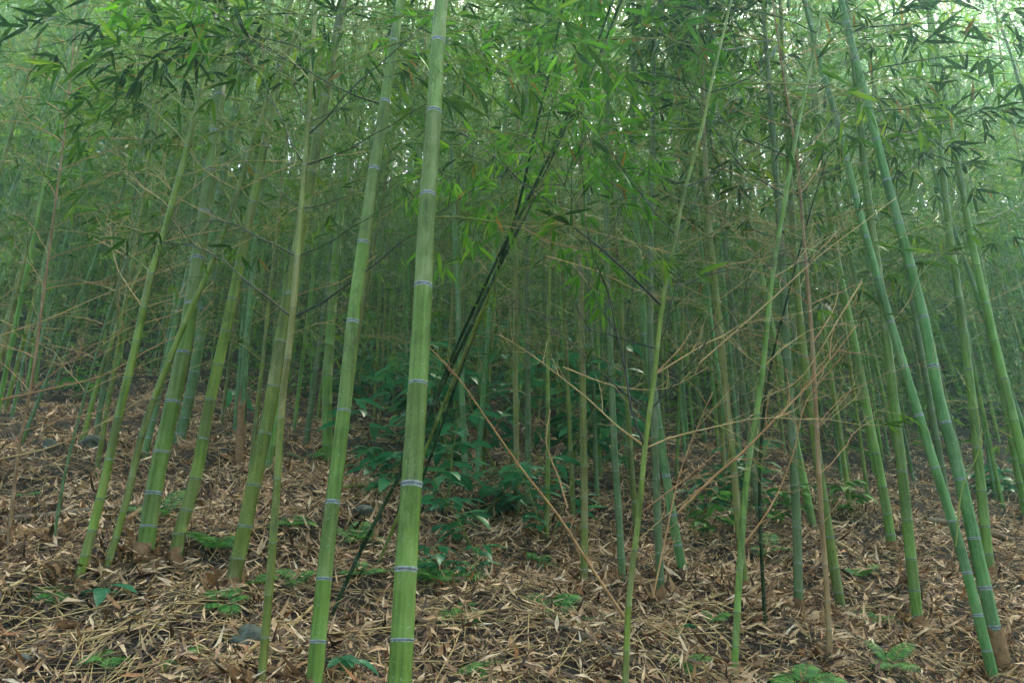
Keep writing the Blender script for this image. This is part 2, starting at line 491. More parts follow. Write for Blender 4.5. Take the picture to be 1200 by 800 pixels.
def culm_mesh(path, r0, inter, skin, powder, sides, Ltot, node_scale=1., rng=rnd):
    """culm with real node ridges and powder bands"""
    m = MB()
    pts, rad, mats, nodes = [], [], [], []
    d = -0.12; gap = inter * .35
    def r_at(x): return r0 * max(.12, 1 - .88 * max(0, x / Ltot) ** 1.25)
    def put(x, rr, mm):
        q = path.at(x) if x >= 0 else path.p[0] + Vector((0, 0, x))
        pts.append(q); rad.append(rr); mats.append(mm)
    put(d, r_at(0) * 1.22, 0); put(-.02, r_at(0) * 1.14, 3)
    x = rng.uniform(.02, .08)
    b0 = min(.0070, r0 * .23) * node_scale; cur = 0
    while x < path.L - .1:
        rr = r_at(x); b = b0 * rng.uniform(.6, 1.3); cur = rng.choice((0, 0, 3))
        for (o, k, mm) in ((-b * 1.2, 1.0, 1), (-b * .35, 1.01, 2), (-b * .02, 1.05, 1), (b * .3, 1.05, 2), (b * .5, 1.03, 1), (b * .9, 1.0, cur)):
            put(x + o, rr * k, mm)
        nodes.append(x)
        gap = min(inter, gap * 1.28) * rng.uniform(.95, 1.05)
        if x > Ltot * .55: gap *= .93
        put(x + gap * .5, r_at(x + gap * .5) * .985, cur)
        x += gap
    put(path.L, r_at(path.L), 0)
    m.tube(pts, rad, sides, 0, mats)
    return m.mesh('culm', [SKIN[skin], powder, RIDGE, SKIN_OLD[skin]]), nodes

def extend(pts, Ltot, rng, arch=.5):
    """carry a culm on above the picture to its full length, arching over at the tip"""
    L = sum((b - a).length for a, b in zip(pts, pts[1:]))
    d = (pts[-1] - pts[-min(4, len(pts))]).normalized()
    h = Vector((d.x, d.y, 0))
    h = h.normalized() if h.length > .02 else Vector((rng.uniform(-1, 1), rng.uniform(-.2, 1), 0)).normalized()
    while L < Ltot:
        t = max(0, L / Ltot - .45)
        d = (d + h * (arch * .11 * t) - Vector((0, 0, arch * .13 * t))).normalized()
        pts.append(pts[-1] + d * .25); L += .25
    return pts

def make_sheath(root, path, r0, length, rng):
    m = MB(); n = 9; vsx, fs = [], []
    for j in range(6):
        t = j / 5
        c = path.at(.01 + length * t)
        for k in range(n):
            a = 2 * math.pi * k / n
            rr = r0 * (1.10 + .10 * t + rng.uniform(0, .10))
            up = (rng.uniform(-.2, .25) * length if j == 5 else 0)
            vsx.append((c.x + rr * math.cos(a), c.y + rr * math.sin(a), c.z + up))
    for j in range(5):
        for k in range(n - (1 if j > 2 else 0)):
            fs.append((j * n + k, j * n + (k + 1) % n, (j + 1) * n + (k + 1) % n, (j + 1) * n + k))
    m.add(vsx, fs)
    o = link('sheath', m.mesh('sheath', [SHEATH]), root)
    o['label'] = 'brown papery sheath wrapped round the foot of the culm'

GROVE = 'bamboos standing in the front of the grove'
# (nick, base+waypoints in photo pixels, width px, skin, internode m, strong powder, height m, bare-branch start m, leaf start m, branch kinds, label)
H = [
 ('thickest white-ringed culm', [(463, 848), (470, 775), (475, 675), (482, 572), (489, 464), (495, 355), (500, 252), (507, 157), (512, 72), (517, 0)], 29, 'green', .385, 1, 9.5, 99, 4.6, 'leafy',
  'thickest bright green bamboo culm with bold white rings, its foot below the frame'),
 ('tall ringed culm', [(366, 822), (382, 655), (392, 570), (402, 490), (412, 390), (422, 310), (435, 220), (450, 125), (468, 10)], 20, 'green', .34, 1, 9, 99, 4.2, 'leafy',
  'tall green white-ringed culm just beside the thickest culm, second thickest in front'),
 ('thick powdery culm', [(168, 660), (175, 610), (185, 550), (194, 510), (206, 455), (217, 400), (235, 285), (256, 125), (263, 25)], 20, 'green', .27, 1, 9, 99, 2.9, 'sparse',
  'stout pale green culm with white rings flared at its foot on the leaf litter'),
 ('slim leaning olive culm', [(90, 687), (120, 575), (137, 495), (160, 400), (176, 325), (193, 270), (230, 130), (248, 30)], 11, 'olive', .19, 0, 6.5, 1.2, 2.2, 'sparse',
  'slim olive culm leaning rightward, the leftmost rooted in the near leaf litter'),
 ('thin curving culm', [(122, 676), (150, 580), (167, 505), (197, 425), (220, 370), (250, 305), (280, 220), (305, 140), (338, 60)], 8.5, 'olive', .2, 0, 6, 1.6, 2.2, 'sparse',
  'thin curving culm between the slim olive culm and the stout powdery culm'),
 ('knotty olive culm', [(204, 668), (210, 625), (227, 570), (237, 520), (245, 475), (264, 390), (285, 290), (300, 220), (315, 145), (332, 50)], 15, 'olive', .19, 0, 7, 1.5, 2.3, 'gbare',
  'knotty dark olive culm with closely spaced nodes right of the stout powdery culm'),
 ('mossy olive culm', [(270, 694), (282, 640), (300, 555), (315, 485), (329, 400), (345, 312), (370, 175), (392, 55)], 18, 'olive', .24, 0, 8, 1.9, 2.6, 'leafy',
  'olive culm with dull pale rings and a greyish foot, crossing behind a thinner culm'),
 ('slender yellow-green culm', [(305, 815), (317, 670), (325, 565), (331, 465), (340, 400), (350, 280), (360, 160), (367, 50), (370, -10)], 10.5, 'yellow', .22, 0, 6, 1.35, 2.4, 'dark',
  'slender yellow-green culm with dark forked branches, foot at the bottom edge'),
 ('twin pale culm', [(209, 520), (222, 465), (232, 410), (250, 270), (274, 140), (290, 35)], 13, 'blue', .3, 1, 8.5, 99, 2.8, 'sparse',
  'pale green culm rising directly behind the stout powdery culm'),
 ('straight dark green culm', [(384, 548), (384, 440), (394, 300), (405, 190), (414, 80)], 13, 'green', .3, 0, 8, 99, 2.5, 'sparse',
  'straight dark green culm seen close behind the second thickest culm'),
 ('brown-sheathed young culm', [(280, 547), (284, 480), (288, 410), (297, 310), (303, 210), (312, 100)], 9, 'blue', .26, 0, 6.5, 99, 2.4, 'sparse',
  'young pale culm whose lower part is wrapped in a brown sheath'),
 ('edge culm', [(-18, 480), (8, 385), (25, 320), (50, 215), (75, 110), (97, 20)], 11, 'olive', .26, 0, 7, 1.2, 2.2, 'leafy',
  'olive culm leaning in from the left picture edge, the nearer of the two there'),
 ('edge culm behind', [(-48, 455), (-5, 350), (35, 250), (62, 150), (85, 50)], 10, 'green', .26, 0, 7, 1.2, 2.0, 'leafy',
  'green culm leaning in from the left picture edge, behind another leaning culm'),
 ('rusty dead stem', [(8, 652), (22, 525), (37, 450), (48, 365), (56, 305), (70, 200)], 4.5, 'brown', .2, 0, 4, .6, 99, 'rust',
  'thin rusty dead bamboo stem standing alone near the left edge'),
 ('small leaning culm', [(95, 527), (107, 475), (122, 425), (150, 350), (180, 280), (205, 190)], 6.5, 'olive', .2, 0, 5.5, 1, 1.8, 'sparse',
  'small leaning culm up the slope behind the slim olive culm'),
 ('straight yellow culm', [(606, 612), (605, 525), (604, 400), (605, 280), (607, 150), (610, 20)], 7.5, 'yellow', .17, 0, 7, 1.6, 2.4, 'sparse',
  'straight yellow culm standing upright behind the broad-leaved shrubs'),
 ('upright golden culm', [(684, 696), (685, 600), (684, 525), (682, 400), (680, 260), (682, 130), (686, 10)], 9.5, 'yellow', .17, 0, 7, 1.5, 2.3, 'gbare',
  'upright golden olive culm alone on the litter in the middle of the slope'),
 ('grey-footed culm', [(730, 688), (725, 600), (720, 525), (715, 400), (711, 280), (712, 120)], 9, 'grey', .2, 0, 7, 1.7, 2.3, 'sparse',
  'greyish culm standing just right of the upright golden culm'),
 ('forked thin culm', [(732, 830), (737, 700), (747, 620), (756, 522), (767, 440), (776, 355), (787, 300), (803, 220), (822, 155), (834, 95), (850, 30)], 8, 'olive', .26, 0, 5, .95, 3.0, 'dark',
  'thin olive culm that forks into dark and dead branches, foot at the bottom edge'),
 ('dark-based culm', [(775, 712), (772, 640), (769, 560), (766, 480), (762, 380), (764, 200)], 10, 'grey', .22, 0, 7, 1.8, 2.4, 'sparse',
  'grey culm with a dark foot beside the forked thin culm'),
 ('bluish leaning culm', [(802, 678), (787, 600), (772, 500), (757, 400), (748, 300), (743, 200), (742, 60)], 11, 'blue', .3, 1, 8, 99, 2.8, 'leafy',
  'bluish green culm with pale rings leaning leftward behind the dead branches'),
 ('clear green climbing culm', [(860, 800), (866, 680), (876, 550), (892, 450), (905, 325), (920, 235), (933, 160), (946, 95), (963, 10)], 8.5, 'green', .24, 0, 5.5, 1.2, 2.1, 'dsparse',
  'clear green thin culm leaning rightward across the other culms'),
 ('yellow ringed culm', [(874, 700), (866, 620), (860, 550), (852, 475), (845, 400), (837, 325), (829, 240), (824, 120)], 9.5, 'yellow', .2, 0, 7, 1.5, 2.3, 'bare',
  'yellow culm leaning leftward that crosses the clear green thin culm'),
 ('orange dead culm', [(973, 780), (969, 690), (962, 600), (957, 500), (951, 390), (942, 280), (933, 180), (918, 90), (908, 20)], 7, 'brown', .22, 0, 5, .7, 99, 'rust',
  'orange brown dead culm with brittle twigs on its upper nodes'),
 ('olive stout-footed culm', [(988, 728), (975, 650), (960, 550), (946, 450), (934, 340), (925, 200)], 12, 'olive', .22, 0, 7, 1.9, 2.4, 'sparse',
  'olive culm leaning leftward right behind the orange dead culm'),
 ('mottled grey culm', [(936, 724), (934, 625), (929, 525), (921, 400), (916, 300), (905, 150), (895, 20)], 11, 'grey', .24, 0, 8, 2.0, 2.6, 'sparse',
  'mottled grey culm left of the orange dead culm, standing behind it'),
 ('dark leaning culm', [(1048, 655), (1035, 575), (1020, 500), (1001, 400), (982, 310), (966, 200), (955, 80)], 11, 'green', .24, 0, 7.5, 99, 2.5, 'sparse',
  'dark green leaning culm, nearer to the orange dead culm of two plain ones'),
 ('dark thick culm', [(1077, 740), (1067, 650), (1057, 550), (1045, 450), (1034, 350), (1018, 240), (1005, 120)], 13, 'green', .28, 0, 8, 99, 2.6, 'leafy',
  'dark green culm whose foot stands alone between two leaning pairs'),
 ('pale blue leaning culm', [(1168, 808), (1147, 725), (1125, 640), (1095, 545), (1075, 480), (1049, 395), (1020, 295), (1000, 220), (985, 155), (966, 90), (945, 10)], 12.5, 'blue', .26, 1, 8, 99, 2.9, 'leafy',
  'white-ringed blue green culm leaning left, the slimmer of the crossing pair'),
 ('thick blue leaning culm', [(1178, 788), (1167, 745), (1150, 670), (1132, 590), (1115, 520), (1100, 465), (1085, 385), (1065, 305), (1040, 215), (1020, 135), (1000, 60), (983, -10)], 16, 'blue', .3, 1, 9, 99, 3.3, 'leafy',
  'thick blue green ringed culm with a brown sheathed foot, leaning leftward'),
 ('shaded culm', [(1161, 684), (1150, 575), (1140, 475), (1128, 380), (1110, 250), (1098, 130)], 12, 'green', .28, 0, 8, 99, 2.5, 'leafy',
  'shaded green culm standing behind the thick blue green leaning culm'),
 ('right edge culm', [(1205, 610), (1190, 530), (1172, 440), (1150, 320), (1130, 190), (1118, 60)], 12, 'green', .28, 0, 8, 1.8, 2.2, 'leafy',
  'dim green culm at the right edge, the upper one on the slope there'),
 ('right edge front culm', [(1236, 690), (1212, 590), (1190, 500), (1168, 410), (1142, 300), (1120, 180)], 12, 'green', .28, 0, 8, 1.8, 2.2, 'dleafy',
  'dim culm entering from the right edge, lower on the slope than its neighbour'),
 ('front stalk', [(640, 640), (642, 540), (642, 440), (644, 330), (650, 200), (655, 60)], 6, 'olive', .2, 0, 6, 1.2, 2.2, 'sparse',
  'thin olive stalk between the straight yellow culm and the upright golden culm'),
 ('small grey stalk', [(700, 590), (697, 500), (694, 420), (690, 300), (690, 150)], 6, 'grey', .2, 0, 6, 1.4, 2.2, 'sparse',
  'small grey stalk behind the upright golden culm'),
 ('hooked stalk', [(897, 740), (893, 660), (890, 580), (893, 500), (905, 420), (925, 340)], 4.5, 'dark', .2, 0, 3.4, .7, 1.5, 'gbare',
  'very thin dark stalk rising beside the clear green thin culm'),
 ('left thin stalk', [(62, 640), (75, 560), (95, 480), (120, 390), (150, 300), (170, 210)], 4, 'grey', .2, 0, 3.6, .7, 1.7, 'bare',
  'wispy grey stalk left of the slim olive culm'),
]
HERO_AT = []
base_nick = {}
for i, (nick, px, wpx, skin, inter, pw, Ltot, bare0, leaf0, kind, label) in enumerate(H):
    rg = random.Random(1000 + i)
    b = ground_hit(*px[0])
    r0 = wpx / 2 / F * zcam(b)
    dy = rg.uniform(-.02, .05)
    pts = [b]
    for (u, v) in px[1:]:
        q = at_depth(u, v, b.y)
        q = at_depth(u, v, b.y + dy * max(0, q.z - b.z))
        pts.append(q)
    pts = extend(catmull(pts), Ltot, rg)
    pts = [p - b for p in pts]
    path = Path(pts)
    root = thing('bamboo', b, label, 'bamboo', GROVE)
    me, nodes = culm_mesh(path, r0, inter, skin, POWDER if pw else POWDER_WEAK, 16 if wpx > 12 else 10, path.L, 1. if pw else .7, rg)
    link('culm', me, root)
    HERO_AT.append((px[0][0], nick, b, path, root, r0))
    if nick in ('brown-sheathed young culm', 'thick blue leaning culm', 'dark leaning culm'):
        make_sheath(root, path, r0, {'b': .55, 't': .16, 'd': .12}[nick[0]], rg)
    elif nick in ('thick powdery culm', 'knotty olive culm', 'mossy olive culm', 'dark thick culm', 'yellow ringed culm', 'mottled grey culm', 'upright golden culm', 'dark-based culm', 'shaded culm'):
        make_sheath(root, path, r0 * 1.1, rg.uniform(.05, .09), rg)
    flip = rg.choice((0, 1))
    near = b.y < 4.4
    for nd in nodes:
        if nd > path.L - .15: continue
        p = path.at(nd)
        flip = 1 - flip
        if nd > leaf0:
            dens = .45 if nd < leaf0 + .8 else .4
            kk = kind if kind in ('leafy', 'dleafy', 'sparse', 'dsparse') else 'leafy'
            if nd > leaf0 + 1: kk = 'leafy' if kk[0] != 'd' else 'dleafy'
            n = 2
        elif nd > bare0:
            dens = .9; kk = kind if kind in ('bare', 'rust', 'gbare', 'dark') else rg.choice(('bare', 'gbare', 'bare', 'sparse')); n = 2
        else: continue
        if kind == 'rust': kk = 'rust'
        for q in range(n):
            if rg.random() > dens: continue
            az = (0 if (q + flip) % 2 == 0 else math.pi) + (rg.uniform(-.1, .75) if (q + flip) % 2 == 0 else -rg.uniform(-.1, .75))
            if not near: az += rg.uniform(-.8, .8)
            s = rg.uniform(.65, 1.1) * (1 if nd > leaf0 else .8)
            if nd > path.L * .7: s *= .75
            put_branch(root, p, kk, az, s, rg.uniform(-.25, .3))
by_nick = {h[1]: h for h in HERO_AT}

def add_at(nick, ypx, kind, az_deg, s, tilt=0.):
    _, _, b, path, root, r0 = by_nick[nick]
    best = min((abs(project(b + path.at(d))[1] - ypx), d) for d in np.arange(0, path.L, .05))
    return put_branch(root, path.at(best[1]), kind, R(az_deg), s, tilt)

# leafy sprays of the leaning culms at the upper corner
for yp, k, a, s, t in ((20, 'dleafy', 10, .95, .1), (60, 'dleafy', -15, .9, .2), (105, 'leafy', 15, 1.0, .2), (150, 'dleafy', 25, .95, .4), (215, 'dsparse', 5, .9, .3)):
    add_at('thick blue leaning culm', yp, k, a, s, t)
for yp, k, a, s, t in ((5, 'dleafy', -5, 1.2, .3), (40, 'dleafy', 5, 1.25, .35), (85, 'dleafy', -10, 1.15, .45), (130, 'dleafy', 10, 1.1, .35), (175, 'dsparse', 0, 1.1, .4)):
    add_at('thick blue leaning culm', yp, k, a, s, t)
for yp, k, a, s, t in ((60, 'gbare', 160, .8, 0), (300, 'gbare', 20, .7, 0), (380, 'bare', 15, .6, 0)):
    add_at('pale blue leaning culm', yp, k, a, s, t)
for yp, k, a, s, t in ((372, 'dark', 178, .9, 0), (372, 'dark', 8, .9, 0), (155, 'dsparse', 4, .9, 0), (62, 'young', 10, .8, .3), (62, 'dleafy', 176, .8, .2)):
    add_at('slender yellow-green culm', yp, k, a, s, t)
for yp, k, a, s, t in ((522, 'dark', 175, 1.1, -.25), (522, 'bare', 20, .9, .1), (440, 'bare', 12, .8, .1), (355, 'dark', 176, 1.2, -.1), (440, 'rust', 30, .6, 0), (600, 'rust', 5, .6, .1), (640, 'bare', -8, .5, 0), (300, 'bare', 170, .7, .3)):
    add_at('forked thin culm', yp, k, a, s, t)
for yp, k, a, s, t in ((560, 'rust', 170, .55, 0), (500, 'rust', 10, .6, 0), (430, 'rust', 20, .6, -.1), (420, 'rust', 170, .7, 0), (620, 'rust', 15, .4, 0)):
    add_at('orange dead culm', yp, k, a, s, t)

for nick, yp, k, a, s, t in (
    ('tall ringed culm', 25, 'leafy', 175, .8, .3), ('tall ringed culm', 70, 'sparse', 15, .8, .4), ('tall ringed culm', 220, 'sparse', 160, .7, .5), ('tall ringed culm', 125, 'dsparse', 185, .9, .5),
    ('thickest white-ringed culm', 72, 'young', 5, .7, .5), ('thickest white-ringed culm', 157, 'sparse', 10, .8, .5), ('thickest white-ringed culm', 20, 'leafy', 170, .8, .5), ('thickest white-ringed culm', 252, 'sparse', 15, .8, .6),
    ('slender yellow-green culm', 20, 'young', 185, .9, .4), ('slender yellow-green culm', 100, 'leafy', 190, .9, .3),
    ('knotty olive culm', 60, 'dleafy', 200, 1.1, .3), ('knotty olive culm', 130, 'leafy', 170, .9, .3), ('mossy olive culm', 90, 'leafy', -8, .9, .3), ('mossy olive culm', 175, 'sparse', 190, .9, .3),
    ('slim leaning olive culm', 60, 'dleafy', 180, 1.1, .2), ('slim leaning olive culm', 120, 'leafy', 150, 1., .2), ('slim leaning olive culm', 20, 'dleafy', 10, 1., .3),
    ('clear green climbing culm', 40, 'dleafy', 190, .9, .3), ('clear green climbing culm', 100, 'young', 165, .8, .3), ('clear green climbing culm', 235, 'gbare', 10, .9, .1),
    ('forked thin culm', 60, 'young', 178, .9, .3), ('forked thin culm', 100, 'leafy', 10, .9, .4), ('forked thin culm', 155, 'young', 160, .8, .4),
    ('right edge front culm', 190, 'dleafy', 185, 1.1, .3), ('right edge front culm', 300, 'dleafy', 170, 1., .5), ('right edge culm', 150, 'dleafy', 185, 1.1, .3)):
    add_at(nick, yp, k, a, s, t)

# leaves heaped round the feet of the culms
m = MB(); r = random.Random(6)
for (_, _, b, path, root, r0) in HERO_AT:
    for k in range(130):
        a = r.random() * 6.283; q = r0 + abs(r.gauss(0, .07)) + .004
        x, y = b.x + q * math.cos(a), b.y + q * math.sin(a)
        L = r.uniform(.04, .12)
        d = Vector((math.cos(a + 1.57 + r.gauss(0, .6)), math.sin(a + 1.57 + r.gauss(0, .6)), r.uniform(-.1, .5)))
        m.leaf((x, y, gz(x, y) + max(0, .05 - q * .3) * r.random() + .012), d, (math.cos(a) + r.gauss(0, .4), math.sin(a) + r.gauss(0, .4), 1), L, L * r.uniform(.1, .24), 0, 1, r.uniform(-.5, .5))
tag(link('heaped_leaf_litter', m.mesh('heaped_leaf_litter', [LITTER])), kind='stuff')
# broken sheath pieces mixed into the litter
m = MB(); r = random.Random(8)
for k in range(700):
    y = 1.8 * (9 / 1.8) ** r.random(); x = (r.random() * 2 - 1) * (.8 * y + .6)
    az = r.random() * 6.283; L = r.uniform(.03, .11)
    nrm = Vector((r.gauss(0, .4), r.gauss(-.43, .4), 1)).normalized()
    d = Vector((math.cos(az), math.sin(az), 0)); d = (d - nrm * d.dot(nrm)).normalized()
    m.leaf((x, y, gz(x, y) + r.uniform(.01, .05)), d, nrm, L, L * r.uniform(.22, .4), 0, 0, r.uniform(-.6, .6))
tag(link('sheath_litter', m.mesh('sheath_litter', [SHEATH])), kind='stuff')

# ------------------------------------------------------------------ the leaning bundle of dark stems
LEAN = [
 ([(388, 722), (425, 640), (470, 553), (517, 455), (547, 392), (585, 312), (622, 240), (664, 148), (704, 62), (730, -5)], 5, 'dark', 'lowest dark stem of the slanting bundle, running the whole way from the litter'),
 ([(455, 640), (492, 515), (530, 418), (560, 352), (592, 285), (628, 215), (668, 130), (700, 50), (722, -10)], 3.8, 'dark', 'dark stem lying along the upper side of the slanting bundle'),
 ([(440, 668), (485, 560), (528, 455), (562, 372), (605, 268), (640, 205), (680, 118), (716, 38), (738, -15)], 4.2, 'olive', 'olive stem twisted through the middle of the slanting dark bundle'),
 ([(470, 628), (510, 520), (545, 420), (580, 325), (608, 240), (628, 150), (645, 80), (660, 5)], 3.2, 'dark', 'thin dark stem that parts upward from the slanting bundle'),
]
LEANERS = []
for i, (px, wpx, skin, label) in enumerate(LEAN):
    rg = random.Random(2000 + i)
    b = ground_hit(*px[0]); r0 = wpx / 2 / F * zcam(b)
    yb = 3.25
    pts = [b] + [at_depth(u, v, b.y + (yb - b.y) * min(1, (k + 1) / 4.)) for k, (u, v) in enumerate(px[1:])]
    pts = [p - b for p in extend(catmull(pts), 9.0, rg, .5)]
    path = Path(pts)
    root = thing('bamboo', b, label, 'bamboo', 'slanting bundle of dark stems')
    me, nodes = culm_mesh(path, r0, .2, skin, POWDER_WEAK, 8, path.L, .6, rg)
    link('culm', me, root)
    LEANERS.append((b, path, root))
    for nd in nodes:
        p = path.at(nd); u, v = project(b + p)
        if nd > path.L - .2 or nd < 1.4: continue
        if v > 235:
            if rg.random() < .35: put_branch(root, p, 'gbare', rg.choice((0, math.pi)) + rg.uniform(-.2, .9), rg.uniform(.4, .7), rg.uniform(-.2, .2))
        elif rg.random() < .5:
            k = rg.choice(('young', 'young', 'young', 'leafy'))
            put_branch(root, p, k, rg.choice((rg.uniform(.3, 1.2), rg.uniform(1.9, 2.8))), rg.uniform(.65, 1.05), rg.uniform(-.1, .6))

# ------------------------------------------------------------------ dead branches caught between the culms
def px_branch(name, px, y0, y1, r0, mat, label, cat, group, rg, side=.5, twl=.22, fol=None):
    n = len(px)
    pts = catmull([at_depth(u, v, y0 + (y1 - y0) * k / (n - 1)) for k, (u, v) in enumerate(px)], .06)
    o0 = pts[0].copy()
    m, fm = MB(), MB()
    pts = [p - o0 for p in pts]
    m.tube(pts, [r0 * (1 - .7 * k / len(pts)) for k in range(len(pts))], 6)
    for k in range(2, len(pts) - 1):
        if rg.random() < side:
            d = perp_twist(rg, pts[k] - pts[k - 1], R(rg.uniform(30, 65)), rg.uniform(0, 6.28))
            tp = wander(rg, pts[k], d, twl * rg.uniform(.4, 1.3), 4, .1, .14)
            m.tube(tp, [r0 * .45, r0 * .38, r0 * .3, r0 * .22, r0 * .12], 4, cap=False)
            if rg.random() < .6:
                sp = wander(rg, tp[2], perp_twist(rg, tp[2] - tp[1], R(45), rg.uniform(0, 6.28)), twl * .5, 3, 0, .14)
                m.tube(sp, [r0 * .3, r0 * .24, r0 * .18, r0 * .1], 3, cap=False)
            if fol and rg.random() < .5: leaf_cluster(rg, fm, tp[-1], tp[-1] - tp[-2], rg.randint(1, 3), .1, 0)
    o = link(name, m.mesh(name, [mat]), None, o0)
    tag(o, label, cat, group)
    if fm.n: link('foliage', fm.mesh('foliage', [fol]), o)
    return o
DB = 'dead branches caught between the culms'
DBS = [
 ([(740, 735), (690, 660), (655, 605), (612, 550), (570, 490), (535, 440), (498, 402)], 3.4, 3.0, .0065, TWIG_RUST, 'long pale brown dead branch slanting down from the thickest culm to the litter', .3, .16),
 ([(757, 524), (722, 498), (690, 468), (655, 440), (618, 412), (585, 392)], 3.3, 3.2, .0045, TWIG_DEAD, 'straw coloured dead branch reaching leftward from the fork of the thin olive culm', .4, .16),
 ([(795, 600), (835, 560), (872, 528), (912, 487), (950, 448), (982, 410), (1003, 382)], 3.5, 3.3, .0062, TWIG_RUST, 'thick orange dead branch rising diagonally across the yellow ringed culm', .55, .2),
 ([(765, 700), (782, 620), (795, 560), (815, 505), (835, 460)], 3.4, 3.4, .004, TWIG_RUST, 'rusty upright dead branch full of short twigs beside the forked thin culm', .6, .2),
 ([(790, 300), (840, 270), (890, 245), (945, 215), (1010, 190)], 3.3, 3.2, .0042, TWIG_GREEN, 'greenish bare branch sloping up rightward above the diagonal orange branch', .4, .2),
 ([(820, 425), (860, 390), (905, 350), (960, 300), (1010, 262), (1050, 232)], 3.4, 3.5, .0042, TWIG_DEAD, 'long straw branch crossing the clear green thin culm at mid height', .4, .2),
 ([(1, 468), (60, 455), (120, 440), (170, 412), (215, 388), (250, 352)], 3.6, 4.2, .0045, TWIG_RUST, 'long tan dead branch arching over the bank near the left edge', .5, .22),
 ([(-10, 540), (70, 520), (150, 478), (205, 440), (260, 418)], 3.6, 4.0, .004, TWIG_DEAD, 'straw dead branch lowest of those arching over the left bank', .45, .22),
 ([(-5, 395), (60, 372), (110, 350), (170, 325), (235, 300)], 4.2, 4.8, .004, TWIG_DEAD, 'highest straw dead branch reaching over the left bank', .5, .22),
 ([(665, 595), (655, 560), (640, 520), (645, 480)], 3.4, 3.5, .004, TWIG_RUST, 'short hooked dead twig standing over the leaf litter near the golden culm', .4, .12),
 ([(1120, 640), (1128, 570), (1150, 520), (1142, 470), (1120, 430)], 3.2, 3.2, .0035, TWIG_GREEN, 'thin green vine looping beside the crossing blue green pair', .4, .14),
 ([(640, 300), (700, 318), (760, 345), (815, 352)], 3.6, 3.7, .0042, TWIG_DEAD, 'straw dead branch level with the fork, just right of the slanting bundle', .7, .22),
 ([(600, 260), (650, 285), (700, 292), (750, 288)], 3.6, 3.7, .0038, TWIG_RUST, 'tan dead branch crossing the upright golden culm high up', .6, .2),
 ([(870, 640), (905, 590), (930, 530), (945, 470), (985, 420)], 3.6, 3.6, .0045, TWIG_RUST, 'tan forked dead branch climbing beside the mottled grey culm', .8, .2),
 ([(1010, 330), (985, 370), (955, 420), (930, 450), (880, 470)], 3.5, 3.6, .0042, TWIG_DEAD, 'straw dead branch drooping leftward from the olive stout-footed culm', .8, .2),
 ([(660, 430), (720, 452), (780, 455), (830, 430)], 3.5, 3.5, .004, TWIG_DEAD, 'straw dead branch sagging across the forked thin culm', .7, .2),
 ([(250, 330), (210, 365), (150, 385), (95, 420), (50, 430)], 4.0, 4.2, .0042, TWIG_DEAD, 'straw dead branch hanging off the thin curving culm', .7, .22),
 ([(440, 300), (400, 330), (350, 345), (300, 380)], 3.9, 4.1, .0038, TWIG_DEAD, 'straw dead branch between the second thickest and mossy olive culms', .6, .2),
 ([(310, 640), (285, 600), (290, 560), (312, 520)], 4.2, 4.2, .003, TWIG_DEAD, 'fine dead tendril curling between the knotty and mossy olive culms', .3, .1),
]
for i, (px, ya, yb, r0, mat, label, side, twl) in enumerate(DBS):
    px_branch('dead_branch', px, ya, yb, r0, mat, label, 'dead branch', DB, random.Random(3000 + i), side, twl)

# ------------------------------------------------------------------ misty bamboos behind (prototypes + copies)
def grove_proto(seed, skin):
    r = random.Random(seed)
    Hh = r.uniform(7.0, 9.0)
    pts = [Vector((0, 0, 0))]
    lean = Vector((r.uniform(-.05, .05), r.uniform(-.04, .04), 1)).normalized(); d = lean
    az = r.uniform(0, 6.28); h = Vector((math.cos(az), math.sin(az), 0))
    while len(pts) * .3 < Hh:
        t = max(0, len(pts) * .3 / Hh - .5)
        d = (d + h * .09 * t - Vector((0, 0, .10 * t))).normalized()
        pts.append(pts[-1] + d * .3)
    path = Path(pts)
    r0 = r.uniform(.015, .031)
    cm, nodes = culm_mesh(path, r0, r.uniform(.24, .32), skin, POWDER if skin == 'blue' else POWDER_WEAK, 8, path.L, .9, r)
    wm, fm = MB(), MB()
    lo = r.uniform(2.2, 3.2)
    for nd in nodes:
        if nd > path.L - .1 or nd < .8: continue
        for q in range(2):
            a = r.uniform(0, 6.28)
            if nd < lo:
                if r.random() < .75: gen_branch(r, wm, fm, r.uniform(.5, 1.1), r.choice((.04, .12, .3)), 1, path.at(nd), a, r.uniform(20, 55), .0036, r.choice((1, 0, 0, 0, 0)), .1)
            elif r.random() < .8:
                gen_branch(r, wm, fm, r.uniform(.6, 1.25) * (1.15 - .5 * nd / path.L), .58, 1, path.at(nd), a, r.uniform(25, 55), .0035, 0, .115)
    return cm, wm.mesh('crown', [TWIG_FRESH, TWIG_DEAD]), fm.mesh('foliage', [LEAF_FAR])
GP = [grove_proto(500 + i, s) for i, s in enumerate(('green', 'olive', 'blue', 'grey', 'green', 'yellow', 'blue', 'olive', 'green'))]
rg = random.Random(77)
spots = []
tries = 0
hero_xy = [(h[2].x, h[2].y) for h in HERO_AT]
while len(spots) < 255 and tries < 30000:
    tries += 1
    y = 5.3 + 9.2 * rg.random() ** .8
    x = rg.uniform(-1, 1) * (.74 * y + .4)
    if any((x - a) ** 2 + (y - b) ** 2 < .3 ** 2 for a, b in spots): continue
    if any((x - a) ** 2 + (y - b) ** 2 < .32 ** 2 for a, b in hero_xy): continue
    spots.append((x, y))
LAND = sorted((h[0], h[1]) for h in HERO_AT if h[1] in (
    'thick powdery culm', 'mossy olive culm', 'tall ringed culm', 'thickest white-ringed culm', 'straight yellow culm', 'upright golden culm',
    'forked thin culm', 'yellow ringed culm', 'orange dead culm', 'dark thick culm', 'thick blue leaning culm'))
